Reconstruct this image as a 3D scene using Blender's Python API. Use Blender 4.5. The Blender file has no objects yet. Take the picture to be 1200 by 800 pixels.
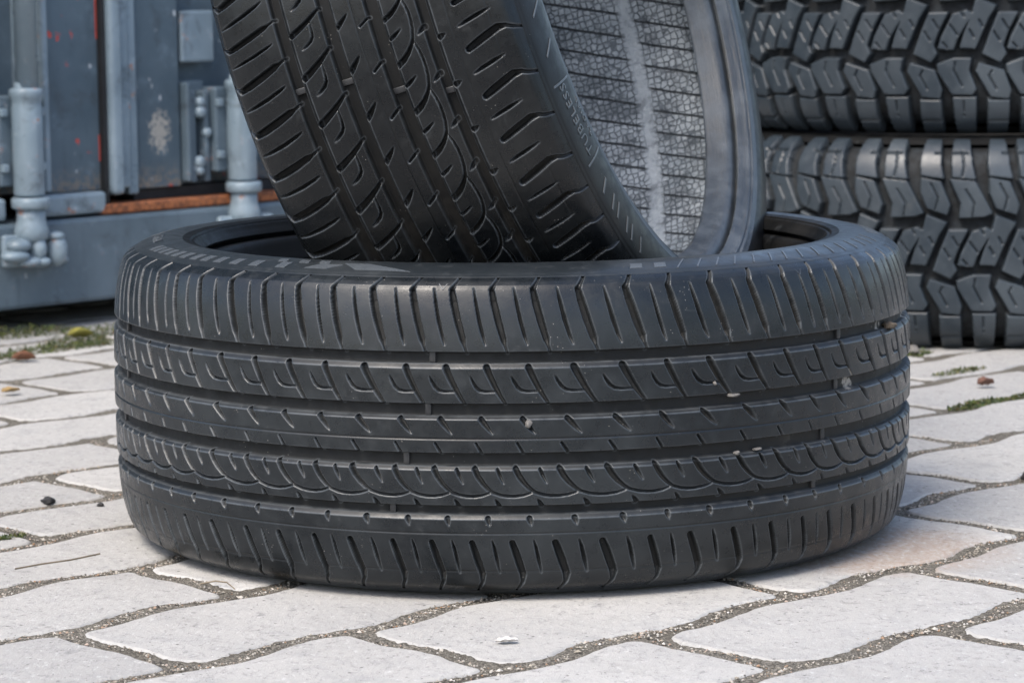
import bpy, bmesh, math, random
import numpy as np
from mathutils import Matrix, Vector, noise as mnoise

random.seed(7)
rng = np.random.default_rng(7)
scene = bpy.context.scene
COL = scene.collection
R = math.radians

# ------------------------------------------------------------------ helpers
def link(o, parent=None):
    COL.objects.link(o)
    if parent is not None:
        o.parent = parent
    return o

def tag(o, label=None, cat=None, group=None, kind=None):
    if label: o['label'] = label
    if cat: o['category'] = cat
    if group: o['group'] = group
    if kind: o['kind'] = kind
    return o

def empty(name, loc=(0, 0, 0), rot=None):
    o = bpy.data.objects.new(name, None)
    o.empty_display_size = 0.05
    COL.objects.link(o)
    if rot is not None:
        o.matrix_world = Matrix.Translation(loc) @ rot.to_4x4()
    else:
        o.location = loc
    return o

def mesh_obj(name, V, F, mat, parent=None, smooth=True, mats=None, midx=None):
    """V (n,3) array, F list/array of faces (quads array or list)."""
    me = bpy.data.meshes.new(name)
    V = np.asarray(V, dtype=np.float32)
    if isinstance(F, np.ndarray):
        nf, k = F.shape
        me.vertices.add(len(V)); me.vertices.foreach_set('co', V.ravel())
        me.loops.add(nf * k); me.loops.foreach_set('vertex_index', F.astype(np.int32).ravel())
        me.polygons.add(nf)
        me.polygons.foreach_set('loop_start', np.arange(0, nf * k, k, dtype=np.int32))
        me.polygons.foreach_set('loop_total', np.full(nf, k, dtype=np.int32))
        me.update(calc_edges=True)
    else:
        me.from_pydata([tuple(v) for v in V], [], F)
        me.update()
    me.polygons.foreach_set('use_smooth', np.full(len(me.polygons), smooth, dtype=bool))
    me.materials.append(mat)
    o = bpy.data.objects.new(name, me)
    return link(o, parent)

def grid_faces(ny, nx, closed=True):
    i = np.arange(ny - 1)[:, None]; j = np.arange(nx if closed else nx - 1)[None, :]
    j2 = (j + 1) % nx
    a = i * nx + j; b = i * nx + j2; c = (i + 1) * nx + j2; d = (i + 1) * nx + j
    return np.stack([a, b, c, d], -1).reshape(-1, 4)

def sstep(a, b, x):
    t = np.clip((x - a) / (b - a), 0, 1); return t * t * (3 - 2 * t)

def bm_obj(name, bm, mat, parent=None, smooth=False):
    me = bpy.data.meshes.new(name); bm.to_mesh(me); bm.free()
    me.polygons.foreach_set('use_smooth', np.full(len(me.polygons), smooth, dtype=bool))
    me.materials.append(mat)
    return link(bpy.data.objects.new(name, me), parent)

def add_box(bm, x0, x1, y0, y1, z0, z1, bev=0.0, seg=2):
    vs = [bm.verts.new(p) for p in ((x0,y0,z0),(x1,y0,z0),(x1,y1,z0),(x0,y1,z0),(x0,y0,z1),(x1,y0,z1),(x1,y1,z1),(x0,y1,z1))]
    fs = [bm.faces.new([vs[i] for i in q]) for q in ((0,3,2,1),(4,5,6,7),(0,1,5,4),(1,2,6,5),(2,3,7,6),(3,0,4,7))]
    if bev > 0:
        es = list({e for f in fs for e in f.edges})
        bmesh.ops.bevel(bm, geom=es, offset=bev, segments=seg, profile=0.5, affect='EDGES')

def add_lathe(bm, cx, cy, prof, n=28):
    """prof: list of (z, r) bottom to top, axis vertical at cx,cy"""
    rings = []
    for z, r in prof:
        rings.append([bm.verts.new((cx + r*math.cos(2*math.pi*k/n), cy + r*math.sin(2*math.pi*k/n), z)) for k in range(n)])
    for a, b in zip(rings, rings[1:]):
        for k in range(n):
            bm.faces.new((a[k], a[(k+1)%n], b[(k+1)%n], b[k]))
    bm.faces.new(list(reversed(rings[0]))); bm.faces.new(rings[-1])

# ------------------------------------------------------------------ node helpers
class NT:
    def __init__(self, name):
        self.mat = bpy.data.materials.new(name); self.mat.use_nodes = True
        self.nt = self.mat.node_tree; self.nt.nodes.clear()
        self.out = self.nt.nodes.new('ShaderNodeOutputMaterial')
        self.bsdf = self.nt.nodes.new('ShaderNodeBsdfPrincipled')
        self.nt.links.new(self.bsdf.outputs[0], self.out.inputs[0])
    def node(self, t, **kw):
        n = self.nt.nodes.new(t)
        for k, v in kw.items(): setattr(n, k, v)
        return n
    def link(self, a, b): self.nt.links.new(a, b)
    def val(self, sock, v):
        if hasattr(v, 'is_linked') or hasattr(v, 'node'): self.link(v, sock)
        else: sock.default_value = v
    def coord(self, which='Object'):
        return self.node('ShaderNodeTexCoord').outputs[which]
    def noise(self, vec, scale, detail=4, rough=.55, dim='3D', dist=0.0):
        n = self.node('ShaderNodeTexNoise', noise_dimensions=dim)
        self.link(vec, n.inputs['Vector']); n.inputs['Scale'].default_value = scale
        n.inputs['Detail'].default_value = detail; n.inputs['Roughness'].default_value = rough
        n.inputs['Distortion'].default_value = dist
        return n.outputs['Fac']
    def voronoi(self, vec, scale, feature='F1', out='Distance', rand=1.0):
        n = self.node('ShaderNodeTexVoronoi', feature=feature)
        self.link(vec, n.inputs['Vector']); n.inputs['Scale'].default_value = scale
        n.inputs['Randomness'].default_value = rand
        return n.outputs[out]
    def mapping(self, vec, scale=(1,1,1), rot=(0,0,0)):
        n = self.node('ShaderNodeMapping'); self.link(vec, n.inputs['Vector'])
        n.inputs['Scale'].default_value = scale; n.inputs['Rotation'].default_value = rot
        return n.outputs[0]
    def ramp(self, fac, stops, interp='LINEAR'):
        n = self.node('ShaderNodeValToRGB'); cr = n.color_ramp; cr.interpolation = interp
        while len(cr.elements) < len(stops): cr.elements.new(0.5)
        for e, (p, c) in zip(cr.elements, stops):
            e.position = p; e.color = c if len(c) == 4 else (*c, 1)
        self.link(fac, n.inputs[0]); return n.outputs[0]
    def step(self, fac, a, b, lo=0.0, hi=1.0):
        n = self.node('ShaderNodeMapRange', clamp=True); n.interpolation_type = 'SMOOTHSTEP'
        self.link(fac, n.inputs['Value'])
        for k, v in (('From Min', a), ('From Max', b), ('To Min', lo), ('To Max', hi)): n.inputs[k].default_value = v
        return n.outputs[0]
    def mix(self, fac, a, b, mode='MIX'):
        n = self.node('ShaderNodeMix', data_type='RGBA', blend_type=mode)
        self.val(n.inputs[0], fac)
        for s, v in ((n.inputs[6], a), (n.inputs[7], b)):
            if isinstance(v, tuple): s.default_value = (*v, 1) if len(v) == 3 else v
            else: self.link(v, s)
        return n.outputs[2]
    def math(self, op, a, b=None, c=None):
        n = self.node('ShaderNodeMath', operation=op)
        for s, v in zip(n.inputs, (a, b, c)):
            if v is not None: self.val(s, v)
        return n.outputs[0]
    def sep(self, vec):
        n = self.node('ShaderNodeSeparateXYZ'); self.link(vec, n.inputs[0]); return n.outputs
    def attr(self, name, out='Fac'):
        n = self.node('ShaderNodeAttribute'); n.attribute_name = name; return n.outputs[out]
    def bump(self, height, strength=.3, dist=.001, normal=None):
        n = self.node('ShaderNodeBump'); n.inputs['Strength'].default_value = strength
        n.inputs['Distance'].default_value = dist; self.link(height, n.inputs['Height'])
        if normal is not None: self.link(normal, n.inputs['Normal'])
        return n.outputs[0]
    def done(self, color, rough=.5, normal=None, metal=0.0, spec=None):
        b = self.bsdf
        if isinstance(color, tuple): b.inputs['Base Color'].default_value = (*color, 1)
        else: self.link(color, b.inputs['Base Color'])
        self.val(b.inputs['Roughness'], rough); self.val(b.inputs['Metallic'], metal)
        if spec is not None: self.val(b.inputs['Specular IOR Level'], spec)
        if normal is not None: self.link(normal, b.inputs['Normal'])
        return self.mat

# ------------------------------------------------------------------ materials
def rubber_mat(name, base=(.0050,.0070,.0090), dusty=(.0185,.0225,.0250), groove=(.0115,.0120,.0120), rough=(.23,.48), dust_amt=.8, specks=True, spec=.42):
    m = NT(name); co = m.coord()
    n1 = m.noise(co, 9, 6, .6); n2 = m.noise(co, 75, 5, .65); n3 = m.noise(co, 900, 3, .6)
    d = m.math('MULTIPLY', m.step(n1, .40, .72), dust_amt)
    c = m.mix(d, base, dusty)
    c = m.mix(m.math('MULTIPLY', m.step(n2, .5, .8), .45), c, dusty)
    gd = m.attr('cut')
    c = m.mix(m.math('MULTIPLY', gd, m.step(n2, .25, .7, .55, 1.0)), c, groove)
    xo = m.sep(co)[0]; side = m.step(xo, .06, .26)                 # brown dirt packed in the grooves of one side, and pale dried residue
    c = m.mix(m.math('MULTIPLY', m.math('MULTIPLY', gd, side), m.step(n2, .35, .65, .2, .85)), c, (.028,.0255,.022))
    c = m.mix(m.math('MULTIPLY', m.math('MULTIPLY', side, m.step(n1, .42, .66)), .5), c, (.026,.0245,.022))
    res = m.math('MULTIPLY', m.math('MULTIPLY', m.step(gd, .15, .5), m.step(xo, .20, .27)), m.step(m.noise(co, 26, 4, .7), .60, .66))
    c = m.mix(m.math('MULTIPLY', res, .85), c, (.36,.33,.29))
    smear = m.math('MULTIPLY', m.step(m.noise(m.mapping(co, (1, 1, 1)), 16, 5, .7, dist=.8), .62, .74), m.step(n2, .40, .62))
    c = m.mix(m.math('MULTIPLY', smear, .75), c, (.056,.059,.060))
    sc = m.noise(m.mapping(co, (30, 30, 420)), 2.2, 3, .7)          # faint scuffing round the tread
    c = m.mix(m.step(sc, .62, .80, 0, .25), c, (.038,.044,.048))
    if specks:
        v = m.voronoi(co, 330, 'F1'); vk = m.noise(co, 40, 2, .5)
        sp = m.math('MULTIPLY', m.step(v, .05, .14, 1, 0), m.step(vk, .60, .68))
        c = m.mix(m.math('MULTIPLY', sp, .8), c, (.34,.32,.29))
        v2 = m.voronoi(co, 950, 'F1'); sp2 = m.math('MULTIPLY', m.step(v2, .10, .2, 1, 0), m.step(n2, .54, .64))
        c = m.mix(m.math('MULTIPLY', sp2, .35), c, (.13,.13,.125))
    glint = m.math('MULTIPLY', m.attr('worn_glint'), m.step(n2, .30, .62, .35, 1.0))     # highlight painted into the colour along scuffed block edges
    c = m.mix(m.math('MULTIPLY', glint, .75), c, (.085,.095,.103))
    rr = m.math('ADD', m.step(n2, .3, .75, rough[0], rough[1]), m.math('MULTIPLY', gd, .35))
    pits = m.step(m.voronoi(co, 520, 'F1'), .05, .22, -1, 0)
    pitm = m.math('MULTIPLY', pits, m.step(m.noise(co, 60, 2), .58, .66))
    h = m.math('ADD', m.math('MULTIPLY', n3, .35), m.math('ADD', m.math('MULTIPLY', n2, .6), m.math('MULTIPLY', pitm, .9)))
    return m.done(c, rr, m.bump(h, .35, .0006), spec=m.math('MULTIPLY', m.math('SUBTRACT', 1.0, m.math('MULTIPLY', gd, .30)), spec))

M = {}
M['tread'] = rubber_mat('tread_rubber')
M['tread_black'] = rubber_mat('blacker_tread_rubber', base=(.0032,.0042,.0052), dusty=(.0110,.0132,.0145), groove=(.0040,.0042,.0042), rough=(.22,.42), dust_amt=.6, spec=.36)
M['side_black'] = rubber_mat('blacker_sidewall_rubber', base=(.006,.0068,.0074), dusty=(.016,.0165,.0165), rough=(.34,.5), dust_amt=.6, spec=.25)
M['sidewall'] = rubber_mat('sidewall_rubber', base=(.013,.0165,.0195), dusty=(.040,.045,.048), rough=(.28,.45), dust_amt=.7)
M['mark'] = rubber_mat('polished_marking_rubber', base=(.062,.071,.080), dusty=(.09,.10,.105), rough=(.26,.40), dust_amt=.3, specks=False)
M['bar'] = rubber_mat('wear_bar_rubber', base=(.020,.021,.023), dusty=(.04,.04,.039), rough=(.34,.5), specks=False)
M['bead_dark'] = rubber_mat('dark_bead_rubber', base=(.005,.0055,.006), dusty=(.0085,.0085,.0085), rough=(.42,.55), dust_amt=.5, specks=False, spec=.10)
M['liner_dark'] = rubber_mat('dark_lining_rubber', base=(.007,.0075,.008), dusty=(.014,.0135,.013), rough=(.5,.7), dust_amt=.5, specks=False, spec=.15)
M['chunky'] = rubber_mat('offroad_rubber', base=(.022,.030,.038), dusty=(.052,.064,.074), groove=(.004,.0045,.005), rough=(.30,.44), dust_amt=.8, specks=False)  # near-black groove colour paints shade into the gaps between lugs

def bead_mat():
    m = NT('bead_rubber'); co = m.coord()
    n1 = m.noise(co, 30, 6, .65); n2 = m.noise(m.mapping(co, (14, 14, 260)), 3, 5, .65); n3 = m.noise(co, 600, 3)
    c = m.mix(m.step(n1, .35, .7), (.034,.041,.048), (.080,.093,.105))
    c = m.mix(m.math('MULTIPLY', m.step(n2, .55, .75), .6), c, (.10,.082,.066))
    v = m.voronoi(co, 260, 'F1')
    c = m.mix(m.math('MULTIPLY', m.step(v, .06, .14, 1, 0), m.step(n1, .55, .65)), c, (.24,.21,.18))
    return m.done(c, m.step(n1, .3, .7, .38, .6), m.bump(m.math('ADD', n3, m.math('MULTIPLY', n2, 2.0)), .4, .0006))
M['bead'] = bead_mat()

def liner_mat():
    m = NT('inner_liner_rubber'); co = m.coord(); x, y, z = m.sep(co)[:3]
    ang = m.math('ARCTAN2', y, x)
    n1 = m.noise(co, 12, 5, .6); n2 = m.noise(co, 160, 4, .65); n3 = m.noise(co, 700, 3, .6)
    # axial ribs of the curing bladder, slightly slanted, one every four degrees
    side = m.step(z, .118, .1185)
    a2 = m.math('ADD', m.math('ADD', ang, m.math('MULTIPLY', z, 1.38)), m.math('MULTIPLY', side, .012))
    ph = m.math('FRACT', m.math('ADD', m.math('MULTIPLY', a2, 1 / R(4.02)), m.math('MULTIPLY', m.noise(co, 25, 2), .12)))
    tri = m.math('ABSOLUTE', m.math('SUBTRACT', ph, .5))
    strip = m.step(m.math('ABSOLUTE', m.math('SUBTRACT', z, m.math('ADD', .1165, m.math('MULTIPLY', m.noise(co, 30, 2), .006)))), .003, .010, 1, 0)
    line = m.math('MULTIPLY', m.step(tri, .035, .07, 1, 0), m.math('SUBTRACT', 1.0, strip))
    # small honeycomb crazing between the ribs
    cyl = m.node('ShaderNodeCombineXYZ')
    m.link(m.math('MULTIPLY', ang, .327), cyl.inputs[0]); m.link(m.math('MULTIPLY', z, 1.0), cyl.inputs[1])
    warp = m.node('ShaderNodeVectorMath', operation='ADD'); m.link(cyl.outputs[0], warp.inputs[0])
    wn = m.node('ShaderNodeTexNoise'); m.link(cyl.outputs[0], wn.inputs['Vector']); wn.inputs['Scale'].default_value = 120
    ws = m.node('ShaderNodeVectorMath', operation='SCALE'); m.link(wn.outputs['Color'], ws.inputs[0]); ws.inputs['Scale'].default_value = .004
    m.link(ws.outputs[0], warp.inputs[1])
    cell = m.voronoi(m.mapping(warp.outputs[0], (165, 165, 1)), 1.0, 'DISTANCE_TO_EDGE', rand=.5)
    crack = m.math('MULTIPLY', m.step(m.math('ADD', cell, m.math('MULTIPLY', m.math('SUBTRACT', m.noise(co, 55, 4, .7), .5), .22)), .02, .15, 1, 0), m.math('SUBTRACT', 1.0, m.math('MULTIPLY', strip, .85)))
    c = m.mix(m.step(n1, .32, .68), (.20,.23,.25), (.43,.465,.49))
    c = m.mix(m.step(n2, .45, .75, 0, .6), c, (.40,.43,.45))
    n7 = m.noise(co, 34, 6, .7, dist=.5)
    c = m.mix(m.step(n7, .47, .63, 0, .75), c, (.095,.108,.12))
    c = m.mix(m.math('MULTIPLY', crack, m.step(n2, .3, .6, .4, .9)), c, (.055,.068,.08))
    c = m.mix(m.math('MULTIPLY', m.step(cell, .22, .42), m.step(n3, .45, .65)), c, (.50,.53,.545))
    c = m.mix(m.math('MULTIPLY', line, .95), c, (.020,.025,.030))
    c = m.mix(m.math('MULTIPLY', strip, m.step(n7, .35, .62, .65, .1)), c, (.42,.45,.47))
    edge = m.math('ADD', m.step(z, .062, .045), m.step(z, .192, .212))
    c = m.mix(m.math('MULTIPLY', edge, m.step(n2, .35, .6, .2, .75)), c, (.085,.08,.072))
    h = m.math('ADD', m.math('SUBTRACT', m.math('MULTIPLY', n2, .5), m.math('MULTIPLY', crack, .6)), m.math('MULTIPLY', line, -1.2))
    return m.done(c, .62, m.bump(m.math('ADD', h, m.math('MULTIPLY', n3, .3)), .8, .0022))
M['liner'] = liner_mat()

def paver_mat():
    m = NT('paver_concrete'); g = m.node('ShaderNodeNewGeometry').outputs['Position']
    n1 = m.noise(g, 3.1, 5, .6); n2 = m.noise(g, 26, 6, .65); n3 = m.noise(m.mapping(g, (1, .55, 1), (0, 0, .5)), 170, 6, .75); n4 = m.noise(g, 900, 3, .7)
    tone = m.attr('tone')
    c = m.mix(m.step(n1, .3, .7), (.390,.379,.357), (.480,.467,.441))
    c = m.mix(m.math('MULTIPLY', tone, .8), c, (.315,.309,.297))
    c = m.mix(m.step(n2, .50, .72, 0, .55), c, (.285,.283,.278))
    n5 = m.noise(m.mapping(g, (1, 1, 1), (0, 0, .7)), 75, 6, .75, dist=1.2)
    c = m.mix(m.step(n5, .54, .68, 0, .7), c, (.19,.188,.184))
    n6 = m.noise(g, 11, 5, .7, dist=.6)
    c = m.mix(m.step(n6, .56, .72, 0, .4), c, (.29,.28,.262))
    v3 = m.voronoi(g, 85, 'F1')
    c = m.mix(m.math('MULTIPLY', m.step(v3, .05, .15, 1, 0), m.step(n5, .44, .52)), c, (.10,.098,.094))
    c = m.mix(m.step(n3, .54, .69, 0, .6), c, (.215,.21,.20))
    c = m.mix(m.step(n3, .45, .28, 0, .6), c, (.60,.595,.585))
    v = m.voronoi(g, 190, 'F1')
    c = m.mix(m.math('MULTIPLY', m.step(v, .07, .15, 1, 0), m.step(n2, .46, .58)), c, (.085,.083,.08))
    # rusty brown stain on the stones to the right of the tyre
    x, y, z = m.sep(g)[:3]
    def blob(cx, cy, rx, ry):
        dx = m.math('DIVIDE', m.math('SUBTRACT', x, cx), rx); dy = m.math('DIVIDE', m.math('SUBTRACT', y, cy), ry)
        return m.step(m.math('ADD', m.math('SQRT', m.math('ADD', m.math('MULTIPLY', dx, dx), m.math('MULTIPLY', dy, dy))), m.math('MULTIPLY', n2, .5)), .75, 1.35, 1, 0)
    st = m.math('MULTIPLY', blob(.285, -.14, .13, .12), m.step(n3, .3, .65, .35, .9))
    c = m.mix(m.math('MULTIPLY', st, .75), c, (.30,.21,.15))
    h = m.math('ADD', m.math('MULTIPLY', n2, 1.2), m.math('ADD', m.math('MULTIPLY', n3, .9), m.math('MULTIPLY', n4, .3)))
    return m.done(c, m.step(n3, .3, .7, .72, .9), m.bump(h, .8, .0022), spec=.3)
M['paver'] = paver_mat()

def sand_mat():
    m = NT('joint_sand'); g = m.node('ShaderNodeNewGeometry').outputs['Position']
    n1 = m.noise(g, 6, 4); n2 = m.noise(g, 420, 5, .75); v = m.voronoi(g, 700, 'F1', 'Color'); vd = m.voronoi(g, 700, 'F1')
    gray = m.node('ShaderNodeRGBToBW'); m.link(v, gray.inputs[0])
    c = m.mix(m.step(gray.outputs[0], .2, .8), (.075,.068,.056), (.23,.212,.18))
    c = m.mix(m.step(n1, .35, .65, 0, .5), c, (.075,.066,.052))
    c = m.mix(m.step(n2, .6, .75, 0, .5), c, (.30,.285,.25))
    return m.done(c, .92, m.bump(m.math('ADD', m.math('MULTIPLY', vd, -1.0), n2), .8, .0016), spec=.2)
M['sand'] = sand_mat()

def simple(name, col, rough=.7, var=.25, scale=60, bump=.3, bd=.001, metal=0.0):
    m = NT(name); co = m.coord(); n = m.noise(co, scale, 5, .6); n2 = m.noise(co, scale * 7, 3, .6)
    lo = tuple(c * (1 - var) for c in col); hi = tuple(min(1, c * (1 + var)) for c in col)
    c = m.mix(m.step(n, .3, .7), lo, hi)
    return m.done(c, rough, m.bump(m.math('ADD', n, n2), bump, bd), metal)

def paint_mat(name, c0, c1, chips=.5, red=0.0, rust=0.0, rough=(.35,.6)):
    m = NT(name); co = m.coord()
    n1 = m.noise(co, 5, 6, .6); n2 = m.noise(co, 34, 6, .65); n3 = m.noise(co, 140, 4, .7)
    streak = m.noise(m.mapping(co, (60, 60, 5)), 1.0, 4, .6)
    c = m.mix(m.step(n1, .3, .7), c0, c1)
    c = m.mix(m.step(streak, .55, .78, 0, .35), c, tuple(x * .6 for x in c0))
    c = m.mix(m.step(n2, .55, .72, 0, .4), c, tuple(min(1, x * 1.7) for x in c1))
    v = m.voronoi(m.mapping(co, (1, 1, .6)), 60, 'F1')
    chip = m.math('MULTIPLY', m.step(m.math('ADD', v, m.math('MULTIPLY', n3, .45)), .34, .42, 1, 0), m.step(n2, .53, .60))
    grime = m.math('MULTIPLY', m.step(m.noise(co, 17, 6, .7, dist=.7), .52, .68), m.step(n3, .3, .6, .4, 1.0))
    c = m.mix(m.math('MULTIPLY', grime, .6), c, (.035,.042,.048))
    c = m.mix(m.math('MULTIPLY', chip, chips), c, (.50,.53,.55))
    if red > 0:
        v2 = m.voronoi(m.mapping(co, (1.3, 1, .8)), 34, 'F1')
        rc = m.math('MULTIPLY', m.step(m.math('ADD', v2, m.math('MULTIPLY', n3, .7)), .47, .53, 1, 0), m.step(n1, .52, .56))
        c = m.mix(m.math('MULTIPLY', rc, red), c, (.50,.055,.035))
    if rust > 0:
        rm = m.step(m.math('ADD', n2, m.math('MULTIPLY', n3, .5)), .95 - .45 * rust, 1.05 - .35 * rust)
        rcol = m.mix(m.step(n3, .35, .65), (.10,.035,.018), (.36,.125,.045))
        c = m.mix(rm, c, rcol)
    if red > .5:
        x, y, z = m.sep(co)[:3]
        dx = m.math('DIVIDE', m.math('SUBTRACT', x, .298), .022); dz = m.math('DIVIDE', m.math('SUBTRACT', z, .262), .034)
        rr = m.math('ADD', m.math('ADD', m.math('MULTIPLY', dx, dx), m.math('MULTIPLY', dz, dz)), m.math('MULTIPLY', m.math('SUBTRACT', n3, .5), 4.5))
        c = m.mix(m.step(rr, .2, .9, .8, 0), c, (.36,.34,.30))
        low = m.math('MULTIPLY', m.step(z, .225, .185), m.step(n3, .42, .58))
        c = m.mix(m.math('MULTIPLY', low, .7), c, (.20,.16,.12))
    return m.done(c, m.step(n2, .3, .7, rough[0], rough[1]), m.bump(m.math('ADD', n2, m.math('MULTIPLY', n3, .5)), .3, .0015))

M['slate'] = paint_mat('slate_blue_paint', (.055,.082,.105), (.085,.120,.148), .9, .9)
M['sill'] = paint_mat('grey_blue_paint', (.072,.103,.128), (.118,.158,.190), .35, 0, .12)
M['pale'] = paint_mat('pale_blue_paint', (.145,.195,.232), (.240,.302,.345), .6, 0, .16, (.26,.5))
M['rusty'] = paint_mat('rust_patched_paint', (.10,.09,.085), (.13,.12,.11), .1, .3, 1.0, (.7,.9))
M['redpaint'] = paint_mat('red_primer', (.35,.045,.03), (.42,.06,.04), .1, 0, .2)
M['seal'] = simple('black_rubber_seal', (.012,.013,.015), .7)
M['wood'] = simple('dark_floor_underside', (.02,.018,.016), .9)
M['ground'] = simple('asphalt_ground', (.06,.06,.06), .92, .3, 20, .4, .004)

# ------------------------------------------------------------------ camera and light
cam = bpy.data.cameras.new('Camera'); camo = bpy.data.objects.new('Camera', cam); COL.objects.link(camo); scene.camera = camo
PIT, ROLL, FPX, CD, CH = .12567, -.01085, 3268.9, 2.38679, .45811
Fv = Vector((0, math.cos(PIT), -math.sin(PIT))); Rv = Vector((1, 0, 0)); Uv = Rv.cross(Fv)
c_, s_ = math.cos(ROLL), math.sin(ROLL)
Rv2 = c_ * Rv + s_ * Uv; Uv2 = -s_ * Rv + c_ * Uv
mw = Matrix.Identity(4)
for i in range(3):
    mw[i][0], mw[i][1], mw[i][2] = Rv2[i], Uv2[i], -Fv[i]
mw.translation = (0, -CD, CH); camo.matrix_world = mw
cam.sensor_fit = 'HORIZONTAL'; cam.sensor_width = 36; cam.lens = FPX / 1200 * 36
cam.clip_start = .05; cam.clip_end = 2000
cam.dof.use_dof = True; cam.dof.focus_distance = 2.06; cam.dof.aperture_fstop = 17

SUN_EL, SUN_AZ = R(54), R(236)      # azimuth of the direction towards the sun, from +x counter-clockwise
to_sun = Vector((math.cos(SUN_EL) * math.cos(SUN_AZ), math.cos(SUN_EL) * math.sin(SUN_AZ), math.sin(SUN_EL)))
sl = bpy.data.lights.new('Sun', 'SUN'); sl.energy = 1.5; sl.angle = R(28); sl.color = (1, .945, .87)
so = bpy.data.objects.new('Sun', sl); so.rotation_euler = (-to_sun).to_track_quat('-Z', 'Y').to_euler(); COL.objects.link(so)
w = bpy.data.worlds.new('World'); scene.world = w; w.use_nodes = True
wn = w.node_tree; wn.nodes.clear()
sky = wn.nodes.new('ShaderNodeTexSky'); sky.sky_type = 'NISHITA'; sky.sun_disc = False
sky.sun_elevation = SUN_EL; sky.sun_rotation = math.pi / 2 - SUN_AZ
sky.air_density = 1.0; sky.dust_density = 3.0; sky.ozone_density = 1.0
bg = wn.nodes.new('ShaderNodeBackground'); bg.inputs[1].default_value = .14
wo = wn.nodes.new('ShaderNodeOutputWorld'); wn.links.new(sky.outputs[0], bg.inputs[0]); wn.links.new(bg.outputs[0], wo.inputs[0])
vs = scene.view_settings; scene.display_settings.display_device = 'sRGB'
vs.view_transform = 'Standard'; vs.look = 'None'; vs.exposure = 1.24; vs.gamma = 1; vs.use_curve_mapping = False
scene.render.engine = 'CYCLES'
scene.cycles.use_denoising = True
scene.cycles.max_bounces = 6

# ------------------------------------------------------------------ road tyres
HALF = .1264
MAIN_SLOTS = [-151.95,-146.01,-140.79,-134.87,-128.19,-122.66,-117.08,-111.94,-106.04,-100.88,-95.69,-90.57,-85.13,-79.03,-72.61,-67.10,-60.61,-54.45]
LEAN_SLOTS = [59.32,65.77,71.85,78.22,84.38,89.48]
def fill(a, b, n):
    d = np.array([random.choice((5.2, 5.7, 6.3)) for _ in range(n)]); d *= (b - a) / d.sum()
    return list(a + np.cumsum(d)[:-1])
STARTS = np.array(MAIN_SLOTS + fill(-54.45, 59.32, 20) + LEAN_SLOTS + fill(89.48, 208.05, 21) + [208.05])
NP = len(STARTS) - 1
GROOVES = [(191.5, 179.4, 182.7), (153.0, 141.2, 143.2), (116.0, 103.0, 105.5), (76.0, 65.6, 68.7)]
WEAR = [-100.18, -100.83, -103.80, -105.71]
PX = 33.0
# features of one pitch: list of (points in (pitch fraction, z mm, half width mm), depth mm at each point)
FEAT = [
 # shoulder slot, upper rib: from groove one up over the shoulder
 ([(0,190.5,.6),(-.06,196,.7),(-.10,201,1.9),(-.22,214,2.3),(-.33,228,2.3),(-.39,237,1.7),(-.33,240.5,.9),(-.17,247,.45)], [1.5,2.0,4.2,4.8,4.8,3.8,1.8,.7]),
 ([(.46,197,.35),(.40,203,.75),(.30,215,.95),(.21,229,.75),(.16,238,.25)], [.8,3,3.6,3,.8]),
 # hook rib
 ([(-.52,180,2.1),(-.44,174,1.9),(-.30,165,1.6),(-.17,158,1.15),(-.06,152.6,.8)], [4.4,4.2,3.8,3.0,2.4]),
 ([(.08,173.5,.3),(.14,169.5,.7),(.22,165.3,.8),(.31,163,.75),(.41,162.3,.65),(.55,162.1,.55),(.69,162.2,.5)], [.6,2.4,2.8,2.6,2.0,1.4,1.0]),
 # centre rib
 ([(.33,141.5,1.6),(.42,138,1.5),(.52,134,1.0),(.61,130.7,.35)], [4.4,3.6,2.4,.6]),
 ([(.20,123.4,.5),(.32,117,.7),(.34,115.5,.7)], [2.2,2.6,2.6]),
 # crescents
 ([(.16,104,1.7),(.25,98,1.6),(.36,93.0,1.35),(.48,89.0,1.0),(.60,86.2,.75),(.80,84.1,.75),(.98,83.3,.8),(1.14,83.2,.75),(1.34,84.0,.6),(1.50,85.6,.45),(1.60,87.2,.3)], [4.4,4.0,3.4,2.6,2.0,2.0,2.0,2.0,1.7,1.2,.6]),
 ([(.72,103.5,.8),(.78,99,.85),(.87,93.2,.35)], [3.2,3.0,.7]),
 ([(.66,80.8,.4),(.71,78.5,1.0),(.76,75.5,1.5)], [.7,2.6,3.6]),
 # ticks along the lower shoulder rib
 ([(.47,66,1.8),(.49,63.6,1.2),(.51,61.0,.35)], [3.2,2.4,.5]),
 # lower shoulder slots
 ([(.06,47.5,1.8),(.13,41,2.2),(.22,32,2.3),(.31,22.5,2.1),(.30,16.5,1.1),(.14,7,.45)], [4.0,4.8,4.8,4.2,2.0,.7]),
 ([(.565,49.3,.35),(.62,43,.8),(.68,34,.9),(.745,24,.35)], [.8,3.2,3.4,.8]),
]
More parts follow.
